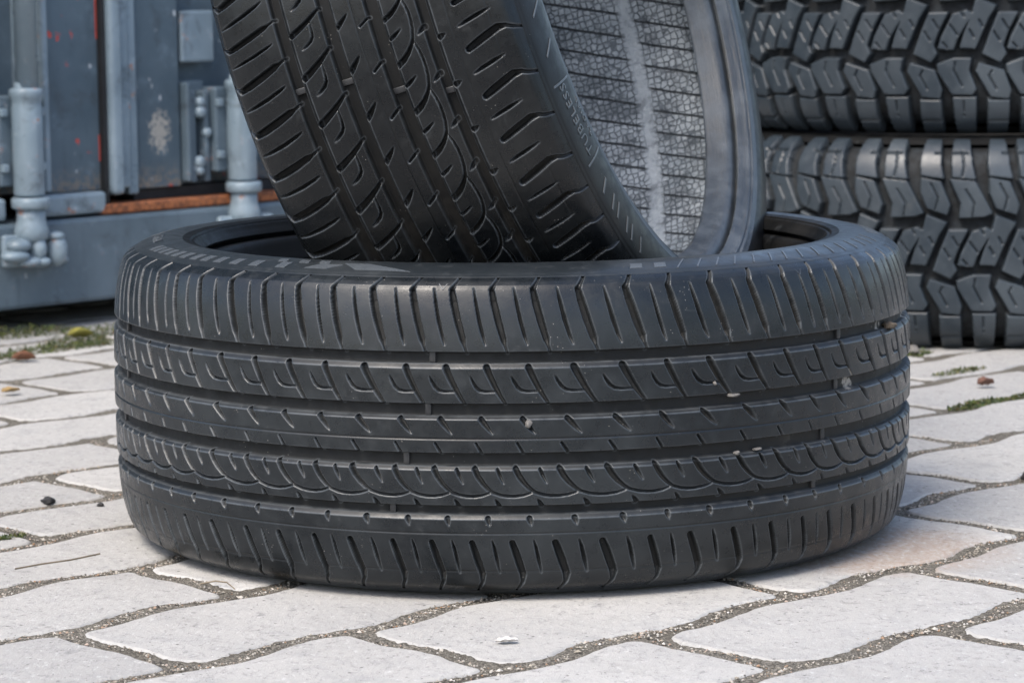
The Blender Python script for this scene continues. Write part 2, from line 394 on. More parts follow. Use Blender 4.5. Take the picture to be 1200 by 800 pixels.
def line_cut(P, D, X, Z, DS=1.0, edges=False):
    """depth field of one tapered slot: P rows (x mm, z mm, half width), D depth per point"""
    best = np.zeros_like(X); worn_glint = np.zeros_like(X)
    for k in range(len(P) - 1):
        (x0, z0, w0), (x1, z1, w1) = P[k], P[k + 1]
        dx, dz = x1 - x0, z1 - z0
        t = np.clip(((X - x0) * dx + (Z - z0) * dz) / (dx * dx + dz * dz), 0, 1)
        d = np.hypot(X - x0 - t * dx, Z - z0 - t * dz)
        w_ = w0 + t * (w1 - w0); dep = DS * (D[k] + t * (D[k + 1] - D[k]))
        best = np.maximum(best, dep * (1 - np.clip((d - w_ + .55) / .85, 0, 1)))
        worn_glint = np.maximum(worn_glint, np.exp(-((d - w_ - .30) / .42) ** 2) * np.clip(dep / 2.5, 0, 1))
    return (best, worn_glint) if edges else best

def catmull(P, n=14):
    P = np.array(P, float); P = np.vstack([2 * P[0] - P[1], P, 2 * P[-1] - P[-2]]); out = []
    t = np.linspace(0, 1, n, endpoint=False)[:, None]
    for i in range(1, len(P) - 2):
        a, b, c, d = P[i - 1:i + 3]
        out.append(.5 * ((2 * b) + (c - a) * t + (2 * a - 5 * b + 4 * c - d) * t**2 + (3 * b - a - 3 * c + d) * t**3))
    return np.vstack(out + [P[-2][None]])
def resample(C, step):
    L = np.concatenate([[0], np.cumsum(np.hypot(*np.diff(C, axis=0).T))]); n = max(3, int(L[-1] / step) + 1)
    s = np.linspace(0, L[-1], n); return np.stack([np.interp(s, L, C[:, k]) for k in range(2)], 1)
def prof_normals(C):
    T = np.gradient(C, axis=0); N = np.stack([T[:, 1], -T[:, 0]], 1); return N / np.linalg.norm(N, axis=1)[:, None]

def revolve(name, C, ncol, mat, parent, cut=0.0, wob=None):
    th = np.linspace(0, 2 * np.pi, ncol, endpoint=False)
    r = np.repeat(C[:, 0][:, None], ncol, 1); a = np.repeat(C[:, 1][:, None], ncol, 1)
    if wob is not None: r, a = wob(r, a, th)
    V = np.stack([r * np.cos(th), r * np.sin(th), a + HALF], -1).reshape(-1, 3)
    o = mesh_obj(name, V, grid_faces(len(C), ncol), mat, parent)
    return o

def build_tyre(root):
    # crown and both shoulders
    half = [(.3402,0),(.3399,.03),(.3391,.060),(.3374,.080),(.3346,.0965),(.3300,.1105),(.3258,.1152),(.3200,.1185)]
    crown = [(r_, -a_) for r_, a_ in reversed(half[1:])] + half
    C = resample(catmull(crown), .00056)[::-1]            # from the top shoulder down
    N = prof_normals(C); N *= np.sign(N[len(N) // 2, 0])
    ncol = 3840
    Z = (C[:, 1] + HALF) * 1000
    nt = 190
    fx = np.arange(nt) / nt
    X = np.repeat((fx * PX)[None, :], len(Z), 0); ZZ = np.repeat(Z[:, None], nt, 1)
    T = np.zeros_like(X); E = np.zeros_like(X)
    for pts, dep in FEAT:
        for sh in (-2, -1, 0, 1, 2):
            P = [((f + sh) * PX, z_, w_ + .32) for f, z_, w_ in pts]
            if max(p[0] for p in P) < -4 or min(p[0] for p in P) > PX + 4: continue
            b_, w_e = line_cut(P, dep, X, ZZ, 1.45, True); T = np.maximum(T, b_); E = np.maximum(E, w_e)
    # thin crease lines that run right round
    for zc, wd, dp in ((126.4, .35, .7), (54.6, .3, .5), (25.2, .3, .35), (238.8, .25, .12)):
        T = np.maximum(T, dp * (1 - sstep(wd, wd + .6, np.abs(ZZ - zc))))
    th = -180 + 360 * np.arange(ncol) / ncol
    tt = np.where(th < STARTS[0], th + 360, th)
    u = np.interp(tt, STARTS, np.arange(NP + 1)); f = (u % 1) * nt
    i0 = np.floor(f).astype(int) % nt; i1 = (i0 + 1) % nt; fr = f - np.floor(f)
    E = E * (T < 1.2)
    D = T[:, i0] * (1 - fr) + T[:, i1] * fr; GLINT = E[:, i0] * (1 - fr) + E[:, i1] * fr
    for (zt, zb, zc), w0 in zip(GROOVES, WEAR):
        g = np.where(Z > (zt + zc) / 2, 6.6 * (1 - sstep(zt - .8, zt + .1, Z)) , 0)
        low = np.where(Z <= (zt + zc) / 2, np.where(Z > zc, 2.5 + 4.1 * sstep(zc, zc + .9, Z), 2.5 * np.clip((Z - zb + .3) / (zc - zb), 0, 1)), 0)
        D = np.maximum(D, (g + low)[:, None])
        GLINT = np.maximum(GLINT, (np.exp(-((Z - zb + .1) / .5) ** 2) + .8 * np.exp(-((Z - zc) / .45) ** 2) + .35 * np.exp(-((Z - zt - .4) / .45) ** 2))[:, None])  # lower lips and chamfers palest, as painted highlights
    D += (.05 * np.sin(th * R(7) * 9 + 1) * np.sin(Z[:, None] * .05))           # very slight unevenness
    r = C[:, 0][:, None] - N[:, 0][:, None] * D / 1000; a = C[:, 1][:, None] - N[:, 1][:, None] * D / 1000
    tr = np.radians(th)
    V = np.stack([r * np.cos(tr), r * np.sin(tr), a + HALF], -1).reshape(-1, 3)
    tread = mesh_obj('tread', V, grid_faces(len(C), ncol)[:, ::-1], M['tread'], root)
    at = tread.data.attributes.new('cut', 'FLOAT', 'POINT'); at.data.foreach_set('value', np.clip(D / 4.5, 0, 1).astype(np.float32).ravel())
    at = tread.data.attributes.new('worn_glint', 'FLOAT', 'POINT'); at.data.foreach_set('value', np.clip(GLINT, 0, 1).astype(np.float32).ravel())
    # tread wear bars: low blocks across the main grooves
    for (zt, zb, zc), w0 in zip(GROOVES, WEAR):
        for k in range(6):
            t0 = R(w0 + 60 * k); z0, z1 = (zc + .4) / 1000, (zt + .3) / 1000; hw = .0026 / .335
            bm = bmesh.new()
            add_box(bm, -.0024, .0024, z0, z1, .3315, .3355, .0006, 2)
            for v in bm.verts:
                tx, zz, rr = v.co; v.co = (rr * math.cos(t0 + tx / .335), rr * math.sin(t0 + tx / .335), zz)
            bmesh.ops.reverse_faces(bm, faces=bm.faces)
            bm_obj('wear_bar', bm, M['bar'], tread, True)
    # sidewalls, beads and liner
    side = [(.3200,.1185),(.3188,.1196),(.3180,.1192),(.3168,.1205),(.3120,.1224),(.3060,.1240),(.2980,.1256),(.2900,.1264),(.2850,.1263),(.2800,.1257)]
    bead = [(.2800,.1257),(.2765,.1248),(.2730,.1244),(.2728,.1222),(.2712,.1222),(.2706,.1236),(.2692,.1222),(.2672,.1190),(.2650,.1165),(.2632,.1140),(.2626,.1131),(.2690,.1120),(.2690,.1098),(.2606,.1090),(.2575,.1072),(.2556,.1045),(.2538,.1000),(.2520,.0955),(.2500,.0910),(.2494,.0890),(.2500,.0872),(.2522,.0868),(.2560,.0880),(.2615,.0925),(.2680,.0985)]
    inner = [(.2680,.0985),(.2760,.1058),(.2860,.1108),(.2960,.1128),(.3060,.1112),(.3150,.1058),(.3215,.0980),(.3250,.0880),(.3262,.0750),(.3270,.0400),(.3272,0)]
    S = resample(catmull(side), .0016); B = resample(catmull(bead), .0015); I = resample(catmull(inner), .004)
    I2 = np.vstack([I, (I * np.array([1, -1]))[::-1][1:]])
    flip = lambda c: (c * np.array([1, -1]))
    for sgn, prof in ((1, S), (-1, flip(S))):
        o = revolve('sidewall', prof, 720, M['sidewall'], root)
        if sgn < 0: o.data.flip_normals()
        o['sgn'] = sgn
    for sgn, prof in ((1, B), (-1, flip(B))):
        o = revolve('bead', prof, 720, M['bead'], root)
        if sgn < 0: o.data.flip_normals()
    revolve('inner_liner', I2, 720, M['liner'], root)
    sides = [o for o in root.children if o.name.startswith('sidewall')]
    top = next(o for o in sides if o['sgn'] > 0); bot = next(o for o in sides if o['sgn'] < 0)
    for o in sides: del o['sgn']
    order = np.argsort(S[:, 0])
    def surf(r_): return np.interp(r_, S[order, 0], S[order, 1])
    def raised(name, quads, parent, mat, sgn, h=.0005):
        """quads: 4 corners (theta deg, radius) each; every one a low raised mark of its own on the sidewall"""
        for q in quads:
            nsub = 5; V, Fc = [], []
            for lev in (-.0006, h):
                for i in range(nsub + 1):
                    t = i / nsub
                    for p, e in ((q[0], q[1]), (q[3], q[2])):
                        aa = R(p[0] + (e[0] - p[0]) * t); rr = p[1] + (e[1] - p[1]) * t
                        V.append((rr * math.cos(aa), rr * math.sin(aa), HALF + sgn * (float(surf(rr)) + lev)))
            tp = 2 * (nsub + 1)
            for i in range(nsub):
                Fc += [(tp+2*i, tp+2*i+1, tp+2*i+3, tp+2*i+2), (2*i, tp+2*i, tp+2*i+2, 2*i+2), (2*i+1, 2*i+3, tp+2*i+3, tp+2*i+1)]
            e = 2 * nsub; e2 = tp + 2 * nsub
            Fc += [(0, 1, tp + 1, tp), (e, e2, e2 + 1, e + 1)]
            mesh_obj(name, V, Fc, mat, parent, False)
    q = []
    ths = [-162,-159.4,-156.6,-153.8,-150.8,-147.8,-144.6,-141.6,-138.3,-134.6,-130.5,-125.4]
    for t0 in ths:                                            # row of polished tiles (radial run along the arc, radius .302 to .314)
        q.append([(t0, .3025), (t0, .3135), (t0 + 1.75, .3135), (t0 + 1.75, .3025)])
    for t0 in (-127.2, -123.2, -119.6):
        q.append([(t0, .2935), (t0 + .5, .3015), (t0 + 2.2, .3015), (t0 + 1.7, .2935)])
    q.append([(-118.6, .3030), (-120.4, .3120), (-116.8, .3120), (-115.0, .3030)])
    q.append([(-115.0, .2990), (-112.2, .3120), (-104.0, .3135), (-111.0, .2990)])
    q += [[(-72.8, .3035), (-73.4, .3125), (-71.6, .3125), (-71.0, .3035)], [(-69.2, .3035), (-69.8, .3125), (-68.0, .3125), (-67.4, .3035)]]
    for t0 in (-6, -3, 0, 3, 6, 9, 12, 160, 163, 166, 169, 172, 175):
        q.append([(t0, .3030), (t0, .3130), (t0 + 1.4, .3130), (t0 + 1.4, .3030)])
    raised('sidewall_tile', q, top, M['mark'], 1, .0004)
    q = []
    for t0 in (-65.5, -62.4, -59.3, -56.2, -52.7, -49.3, -46.2, -42.7, -38.7, -34.6, -30.8, -26.6, -22.6, -19, -15.4):
        q.append([(t0 + 1.4, .2985), (t0 - 1.1, .3150), (t0 - .82, .3150), (t0 + 1.68, .2985)])
    raised('sidewall_dash', q, top, M['mark'], 1, .0006)
    q = []
    for k, t0 in enumerate((39.2, 42.4, 44.2, 47.4, 49.2, 52.4)):
        q.append([(t0, .2990), (t0 - .9, .3110), (t0 - .55, .3110), (t0 + .35, .2990)])
    for t0 in (75.6, 81.5): q.append([(t0, .2920), (t0 - 2.0, .3060), (t0 - 1.7, .3060), (t0 + .3, .2920)])
    for t0 in (56.4, 69.2): q.append([(t0, .2850), (t0 + .2, .3120), (t0 + .5, .3120), (t0 + .3, .2850)])
    raised('sidewall_dash', q, bot, M['mark'], -1, .0006)
    # raised lettering and the little shoulder arrows
    def lettering(text, size, theta, rad, sgn, parent, spacing=1.0):
        cu = bpy.data.curves.new('lettering', 'FONT'); cu.body = text; cu.size = size; cu.extrude = .0005; cu.resolution_u = 2; cu.space_character = spacing
        tmp = bpy.data.objects.new('lettering', cu); COL.objects.link(tmp)
        bpy.context.view_layer.update()
        me = bpy.data.meshes.new_from_object(tmp.evaluated_get(bpy.context.evaluated_depsgraph_get()))
        COL.objects.unlink(tmp); bpy.data.objects.remove(tmp)
        for v in me.vertices:
            x, y, z = v.co; rr = rad + y; aa = R(theta) - sgn * x / rad
            v.co = (rr * math.cos(aa), rr * math.sin(aa), HALF + sgn * (float(surf(rr)) + z + .0001))
        if not me.materials: me.materials.append(M['mark'])
        else: me.materials[0] = M['mark']
        o = bpy.data.objects.new('lettering', me); link(o, parent); return o
    lettering('TUBELESS', .0125, 57.6, .2965, -1, bot, 1.15)
    lettering('RADIAL', .0085, 59.0, .2835, -1, bot, 1.2)
    lettering('TUBELESS', .0125, -168, .2965, 1, top, 1.15)
    for t0 in (-98.9, -47.5, 17):                             # V shaped arrows pressed on the shoulder
        V, Fc = [], []
        for sg in (-1, 1):
            for ff, aa in ((-.06, .1105), (.06, .1105), (sg * .55 + .06, .1145), (sg * .55 - .06, .1145)):
                rr = float(np.interp(aa, C[::-1][:, 1], C[::-1][:, 0])) + .0005
                V.append((rr * math.cos(R(t0 + ff)), rr * math.sin(R(t0 + ff)), aa + .0003 + HALF))
        mesh_obj('shoulder_arrow', V, [(0, 1, 2, 3), (4, 5, 6, 7)], M['mark'], tread, False)
    return root

def copy_tree(o, parent=None):
    c = o.copy(); COL.objects.link(c)
    if parent is not None: c.parent = parent
    for ch in list(o.children): copy_tree(ch, c)
    return c

tyre = empty('tyre')
build_tyre(tyre)
tag(tyre, 'black road tyre lying flat on the pale paving, in front', 'tyre')
lean = copy_tree(tyre)
c0 = Vector((-.0055, .0338, .4460)); az, el = 2.8034, -.2797
A = Vector((math.cos(el) * math.cos(az), math.cos(el) * math.sin(az), math.sin(el)))
e1 = A.cross(Vector((0, 1, 0))).normalized(); e2 = A.cross(e1)
MM = Matrix((e1, e2, A)).transposed() @ Matrix.Rotation(R(7.4), 3, 'Z')
lean.matrix_world = Matrix.Translation(c0 - A * HALF) @ MM.to_4x4()
tag(lean, 'black road tyre leaning tilted in the hole of the flat one, grey inside showing', 'tyre')

for o in lean.children:
    mt = 'tread_black' if o.name.startswith('tread') else 'side_black' if o.name.startswith('sidewall') else None
    if mt: o.material_slots[0].link = 'OBJECT'; o.material_slots[0].material = M[mt]
# the flat tyre's rear upper sidewall is pressed down by the weight of the leaning one; its bead and lining use darker rubber
def press(o):
    me = o.data = o.data.copy(); n = len(me.vertices); co = np.empty(n * 3, np.float32); me.vertices.foreach_get('co', co); co = co.reshape(-1, 3)
    th = np.degrees(np.arctan2(co[:, 1], co[:, 0])); r = np.hypot(co[:, 0], co[:, 1])
    k = np.abs(th - 86) / 51; k = np.where(k < 1, (1 - sstep(.58, 1.0, k)), 0)
    w_ = k * (1 - sstep(.290, .3185, r)) * sstep(.150, .215, co[:, 2])
    co[:, 2] -= .070 * w_; me.vertices.foreach_set('co', co.ravel()); me.update()
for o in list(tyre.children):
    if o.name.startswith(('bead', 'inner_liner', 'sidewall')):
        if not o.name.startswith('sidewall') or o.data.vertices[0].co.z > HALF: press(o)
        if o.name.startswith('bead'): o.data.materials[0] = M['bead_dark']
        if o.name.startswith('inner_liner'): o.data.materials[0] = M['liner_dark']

# ------------------------------------------------------------------ chunky off-road tyres
AT_R, AT_H = .370, .134
AT_POLY = [
[(-34.3,140),(-16.1,140),(-14.0,101.4),(-10.3,84.5),(-37.6,88.1),(-39.6,101.2)],
[(2.9,140),(22.6,140),(23.8,110.8),(29.4,83.6),(1.5,86.5),(0.4,110.8)],
[(-37.6,84.3),(-13.9,79.8),(-1.8,50.7),(-5.4,39.4),(-30.0,47.7),(-37.5,65.5)],
[(-1.2,82.9),(29.5,80.0),(50.4,41.3),(41.6,37.6),(10.9,35.7),(12.6,52.7)],
[(56.0,37.8),(79.8,28.7),(70.8,13.8),(64.6,-0.3),(54.9,-23.8),(36.7,-22.8),(42.0,-4.9),(50.8,15.8)],
[(-2.5,19.5),(20.1,19.6),(9.4,-1.1),(2.4,-21.0),(7.0,-30.5),(-0.2,-40.9),(-21.2,-30.8),(-12.3,-5.1)],
[(27.3,17.8),(43.5,22.4),(50.8,18.6),(33.0,-10.5),(27.7,-25.6),(9.6,-23.8),(13.1,-10.6)],
[(8.0,-44.6),(27.8,-37.0),(49.6,-37.0),(47.0,-52.1),(56.3,-74.9),(51.8,-81.5),(26.4,-80.5),(9.9,-54.1)],
[(-25.7,-43.2),(4.5,-52.2),(13.7,-76.8),(11.1,-86.3),(-10.7,-83.8),(-29.3,-52.8)],
[(-13.4,-89.5),(12.0,-90.1),(14.0,-140),(-11.4,-140)],
[(28.3,-86.2),(56.4,-86.2),(56.7,-140),(34.0,-140)],
]
AT_SIPE = [
[(12.9,112.7),(15.8,99.6),(13.2,87.4)],[(-25.7,77.8),(-16.4,60.0),(-19.9,45.0)],[(17.8,70.5),(28.8,52.7),(26.2,36.7)],
[(2.1,11.1),(9.4,-0.2)],[(-8.7,-3.2),(-1.3,-14.5)],[(22.9,5.5),(33.0,-7.7)],[(15.0,-17.2),(20.5,-23.8)],[(36.3,21.5),(40.9,14.9)],
[(59.0,11.1),(63.7,2.5)],[(47.4,-1.1),(52.9,-10.6)],[(30.6,-40.7),(28.9,-52.1),(39.0,-71.0)],[(-10.1,-51.5),(-13.7,-58.2),(-4.4,-75.1)],[(41.0,-90.0),(42.1,-103.3)],
]
def sd_poly(P, X, Y):
    P = np.array(P); n = len(P); d = np.full(X.shape, 1e9); ins = np.zeros(X.shape, bool)
    for i in range(n):
        x0, y0 = P[i]; x1, y1 = P[(i + 1) % n]; ex, ey = x1 - x0, y1 - y0
        t = np.clip(((X - x0) * ex + (Y - y0) * ey) / (ex * ex + ey * ey), 0, 1)
        d = np.minimum(d, np.hypot(X - x0 - t * ex, Y - y0 - t * ey))
        c = ((y0 > Y) != (y1 > Y)) & (X < ex * (Y - y0) / (ey if ey else 1e-9) + x0)
        ins ^= c
    return np.where(ins, -d, d)

def build_offroad(root):
    half = [(.3702,0),(.3698,.04),(.3682,.075),(.3640,.096),(.3570,.111),(.3480,.1215),(.3400,.1275),(.3330,.1310)]
    crown = [(r_, -a_) for r_, a_ in reversed(half[1:])] + half
    C = resample(catmull(crown), .0010)[::-1]; N = prof_normals(C); N *= np.sign(N[len(N)//2, 0])
    Zs = np.concatenate([[0], np.cumsum(np.hypot(*np.diff(C, axis=0).T))]); Zs = (Zs[-1] / 2 - Zs) * 1000 * .93   # unrolled width
    Zs = np.where(np.abs(Zs) < 100, C[:, 1] * 1000, Zs) * 1.0
    Z = np.where(np.abs(C[:, 1]) < .104, C[:, 1] * 1000, np.sign(C[:, 1]) * (104 + (np.abs(Zs) - np.abs(Zs)[np.argmin(np.abs(np.abs(C[:, 1]) - .104))])))
    per = 86.1; nt = 172; X = np.repeat((np.arange(nt) / nt * per)[None], len(Z), 0); Y = np.repeat(Z[:, None], nt, 1)
    sd = np.full(X.shape, 1e9)
    for P in AT_POLY:
        for sh in (-per, 0, per):
            sd = np.minimum(sd, sd_poly([(x + sh, y) for x, y in P], X, Y))
    D = 13.0 * np.clip((sd - .9) / 1.0, 0, 1)
    for S_ in AT_SIPE:
        for sh in (-per, 0, per):
            D = np.maximum(D, line_cut([(x + sh, y, .85) for x, y in S_], [5.0] * len(S_), X, Y))
    # stepped ends of the outer lugs
    stepm = ((np.abs(Y) > 108) & (np.abs(Y) < 112))
    D = np.where(stepm & (np.sin(X / per * 2 * np.pi + np.where(Y > 0, 1.6, .9)) > 0), np.maximum(D, 5.5), D)
    small = ((np.abs(Y) > 86) & (np.abs(Y) < 118)) & (np.sin(X * 1.55 + Y * .8) * np.sin(Y * .63 + X * .2) > .72)
    D = np.where(small & (sd > 3), 12.6, D)
    ncol = 27 * 76; f = (np.arange(ncol) / 76 % 1) * nt; i0 = np.floor(f).astype(int) % nt; i1 = (i0 + 1) % nt; fr = f - np.floor(f)
    DD = D[:, i0] * (1 - fr) + D[:, i1] * fr
    fade = 1 - sstep(.330, .336, -C[:, 0] + .666)[:, None] * 0
    DD = DD * fade
    th = np.radians(-101.8) + 2 * np.pi * np.arange(ncol) / ncol
    r = C[:, 0][:, None] - N[:, 0][:, None] * DD / 1000; a = C[:, 1][:, None] - N[:, 1][:, None] * DD / 1000
    V = np.stack([r * np.cos(th), r * np.sin(th), a + AT_H], -1).reshape(-1, 3)
    o = mesh_obj('tread', V, grid_faces(len(C), ncol)[:, ::-1], M['chunky'], root)
    at = o.data.attributes.new('cut', 'FLOAT', 'POINT'); at.data.foreach_set('value', np.clip((DD - 3) / 8, 0, 1).astype(np.float32).ravel())
    side = [(.3300,.1240),(.3220,.1290),(.3120,.1325),(.2950,.1340),(.2750,.1325),(.2600,.1270),(.2480,.1180),(.2400,.1080)]
    bead = [(.2400,.1080),(.2340,.1000),(.2300,.0900),(.2280,.0830),(.2300,.0800),(.2380,.0850),(.2500,.0960)]
    inner = [(.2500,.0960),(.2750,.1150),(.3000,.1180),(.3250,.1100),(.3420,.0950),(.3500,.0700),(.3520,.0300),(.3520,0)]
    for name, P, mt in (('sidewall', side, M['liner_dark']), ('bead', bead, M['bead_dark'])):
        Cc = resample(catmull(P), .004)
        for sg in (1, -1):
            q = Cc * np.array([1, sg]); th2 = np.linspace(0, 2*np.pi, 360, endpoint=False)
            VV = np.stack([q[:, 0][:, None] * np.cos(th2), q[:, 0][:, None] * np.sin(th2), np.repeat(q[:, 1][:, None], 360, 1) + AT_H], -1).reshape(-1, 3)
            fc = grid_faces(len(q), 360); mesh_obj(name, VV, fc if sg > 0 else fc[:, ::-1], mt, root)
    I = resample(catmull(inner), .006); I = np.vstack([I, (I * np.array([1, -1]))[::-1][1:]]); th2 = np.linspace(0, 2*np.pi, 360, endpoint=False)
    VV = np.stack([I[:, 0][:, None] * np.cos(th2), I[:, 0][:, None] * np.sin(th2), np.repeat(I[:, 1][:, None], 360, 1) + AT_H], -1).reshape(-1, 3)
    mesh_obj('inner_liner', VV, grid_faces(len(I), 360), M['liner_dark'], root)

off = empty('offroad_tyre', (.624, 1.440, 0)); build_offroad(off)
tag(off, 'chunky black off-road tyre lying on the paving, lower one of the stack', 'tyre', 'stacked off-road tyres')
off2 = copy_tree(off); off2.location = (.637, 1.464, .2685); off2.rotation_euler = (0, 0, R(-5.6))
tag(off2, 'chunky black off-road tyre on top of the stack', 'tyre', 'stacked off-road tyres')

# ------------------------------------------------------------------ paving
ROWS = {-1: 729, 0: 527, 1: 295, 2: 75, 3: -127, 4: -328, 5: -506, 6: -700, 7: -905}   # x - y of each long joint, mm
def row_n(i):
    if i in ROWS: return ROWS[i]
    return 729 - 204 * (i + 1) if i < -1 else -905 - 204 * (i - 7)
HEAD0 = {-2: -125, -1: 102, 0: -88, 1: -287, 2: -488}    # x + y of one header in the course below joint i ... course i lies between joints i and i+1
def head_s(i):
    return HEAD0[i] if i in HEAD0 else (-488 - 203 * (i - 2) if i > 2 else -125 + 205 * (-2 - i))
def wave(i, s):
    h = random.Random(i * 7 + 3); ph = 45 + h.uniform(-18, 18); amp = h.uniform(14, 18)
    t = ((s - ph) / 222.0) % 1.0
    w = np.where(t < .66, -1 + 2 * t / .66, 1 - 2 * (t - .66) / .34)
    return amp * w + 2.2 * np.sin(s * .061 + i) + 1.3 * np.sin(s * .137 + 2.1 * i)
def head_dev(i, k, t):
    h = random.Random(i * 101 + k * 13)
    t = 1 - t
    return -9 + 11 * np.cos(2 * np.pi * t / .56 + h.uniform(-.3, .3)) + h.uniform(-5, 5)
def to_xy(s, n): return np.stack([(s + n) / 2, (s - n) / 2], -1) / 1000
def crosses(Q):
    A_ = Q; B_ = np.roll(Q, -1, 0); n = len(Q)
    d = B_ - A_
    def orient(p, q, r): return (q[..., 0] - p[..., 0]) * (r[..., 1] - p[..., 1]) - (q[..., 1] - p[..., 1]) * (r[..., 0] - p[..., 0])
    a, b = A_[:, None], B_[:, None]; c, e = A_[None], B_[None]
    x = (orient(a, b, c) * orient(a, b, e) < 0) & (orient(c, e, a) * orient(c, e, b) < 0)
    return bool(x.any())
def paver_rings(P, nz, nz2, n_, fine, tx, ty, dz):
    T = np.roll(P, -1, 0) - np.roll(P, 1, 0); T /= np.linalg.norm(T, axis=1)[:, None]
    Nn = np.stack([-T[:, 1], T[:, 0]], 1)
    cen = P.mean(0)
    if np.mean(np.sum(Nn * (cen - P), 1)) < 0: Nn = -Nn
    P = P + Nn * (nz * .0016 + nz2 * .0009)[:, None]
    prof = [(-.0012, -.03), (-.0005, -.0030), (.0006, -.0015), (.0016, -.0006), (.0032, 0)] if fine else [(0, -.03), (0, -.002), (.003, 0)]
    rings = []
    for ins, z in prof:
        Q = P + Nn * ins
        rings.append(np.column_stack([Q, z + dz + tx * (Q[:, 0] - cen[0]) + ty * (Q[:, 1] - cen[1])]))
    return np.vstack(rings), rings, len(prof), crosses(rings[-1][:, :2])
PV, PF, PT = [], [], []
nv = 0
def paver(i, k):
    global nv
    nA, nB = row_n(i), row_n(i + 1)         # nA > nB : course between them
    s0, s1 = head_s(i) + 444 * (k - 1), head_s(i) + 444 * k
    cx, cy = to_xy((s0 + s1) / 2, (nA + nB) / 2)
    dist = math.hypot(cx, cy + .3)
    if cx < -4.5 or cx > 4.5 or cy < -2.6 or cy > 5.5: return
    h = random.Random(i * 1009 + k * 17)
    fine = dist < 1.9
    nl, ns = (46, 22) if fine else (14, 7)
    g = 7.8 * math.sqrt(2)
    tl = np.linspace(0, 1, nl, endpoint=False); ts = np.linspace(0, 1, ns, endpoint=False)
    sl = lambda t: s0 + (s1 - s0) * t
    pts = []
    def gw(i_, s_):                                 # the joints open up on the steep part of each wave
        h_ = random.Random(i_ * 7 + 3); ph_ = 45 + h_.uniform(-18, 18); t_ = ((s_ - ph_) / 222.0) % 1.0
        return g * (1 + .75 * np.exp(-((t_ - .83) / .12) ** 2))
    s = sl(tl); pts.append(to_xy(s, nA + wave(i, s) - gw(i, s)))
    n = nA + (nB - nA) * ts; pts.append(to_xy(s1 + head_dev(i, k, ts) - g, n))
    s = sl(1 - tl); pts.append(to_xy(s, nB + wave(i + 1, s) + gw(i + 1, s)))
    n = nB + (nA - nB) * ts; pts.append(to_xy(s0 + head_dev(i, k - 1, 1 - ts) + g, n))
    P = np.vstack(pts)
    n_ = len(P)
    Pc = np.vstack([P, P[:1]]); Lc = np.concatenate([[0], np.cumsum(np.hypot(*np.diff(Pc, axis=0).T))])
    sp = np.linspace(0, Lc[-1], n_, endpoint=False); P = np.stack([np.interp(sp, Lc, Pc[:, q]) for q in range(2)], 1)   # even spacing
    for _ in range(6 if fine else 1): P = .25 * np.roll(P, 1, 0) + .5 * P + .25 * np.roll(P, -1, 0)
    if fine:
        nz = np.array([mnoise.noise(Vector((p[0] * 60, p[1] * 60, 3.3))) for p in P])
        nz2 = np.array([mnoise.noise(Vector((p[0] * 190, p[1] * 190, 8.3))) for p in P])
    else: nz = nz2 = np.zeros(n_)
    tx, ty, dz = h.uniform(-.002, .002), h.uniform(-.002, .002), h.uniform(0, .0006)
    P0 = P
    for tries in range(6):                       # smooth a little more until the inset outline no longer crosses itself
        if tries:
            for _ in range(6): P0 = .25 * np.roll(P0, 1, 0) + .5 * P0 + .25 * np.roll(P0, -1, 0)
        V, rings, m_, bad = paver_rings(P0, nz, nz2, n_, fine, tx, ty, dz)
        if not bad: break
    F = []
    for q in range(m_ - 1):
        for j in range(n_):
            j2 = (j + 1) % n_; F.append((nv + q*n_ + j, nv + q*n_ + j2, nv + (q+1)*n_ + j2, nv + (q+1)*n_ + j))
    q = m_ - 1
    F.append(tuple(nv + q*n_ + j for j in range(n_)))
    PV.append(V); PF.extend(F); PT.append(np.full(len(V), h.random())); nv += len(V)
for i in range(-32, 50):
    for k in range(-22, 22):
        paver(i, k)
pv = mesh_obj('pavement', np.vstack(PV), PF, M['paver'], None, True)
bmx = bmesh.new(); bmx.from_mesh(pv.data); bmesh.ops.recalc_face_normals(bmx, faces=bmx.faces); bmx.to_mesh(pv.data); bmx.free()
pv.data.attributes.new('tone', 'FLOAT', 'POINT').data.foreach_set('value', np.concatenate(PT).astype(np.float32))
pv.data.polygons.foreach_set('use_smooth', np.array([len(p.vertices) == 4 for p in pv.data.polygons]))
tag(pv, kind='structure', label='pale grey interlocking wavy concrete pavers')

# sand in the joints: a fine uneven sheet near, a plain one beyond
nx_, ny_ = 420, 620
gx = np.linspace(-1.0, 1.0, nx_); gy = np.linspace(-.95, 1.9, ny_); GX, GY = np.meshgrid(gx, gy)
hz = -.0013 + .0003 * np.sin(GX * 31 + 1.7 * np.sin(GY * 23)) + .0003 * np.sin(GY * 57 + GX * 41) + rng.normal(0, .00035, GX.shape)
nb = nx_ * ny_
SV = np.vstack([np.stack([GX, GY, hz], -1).reshape(-1, 3), [(-4.7, -2.8, -.0042), (4.7, -2.8, -.0042), (4.7, 5.7, -.0042), (-4.7, 5.7, -.0042)]])
mesh_obj('joint_sand', SV, np.vstack([grid_faces(ny_, nx_, False), [[nb, nb + 1, nb + 2, nb + 3]]]), M['sand'])
tag(bpy.data.objects['joint_sand'], kind='structure', label='grey brown sand filling the paving joints')
mesh_obj('ground', [(-400,-400,-.0105),(400,-400,-.0105),(400,400,-.0105),(-400,400,-.0105)], [(0,1,2,3)], M['ground'])
tag(bpy.data.objects['ground'], kind='structure', label='flat grey ground under and beyond the paving')

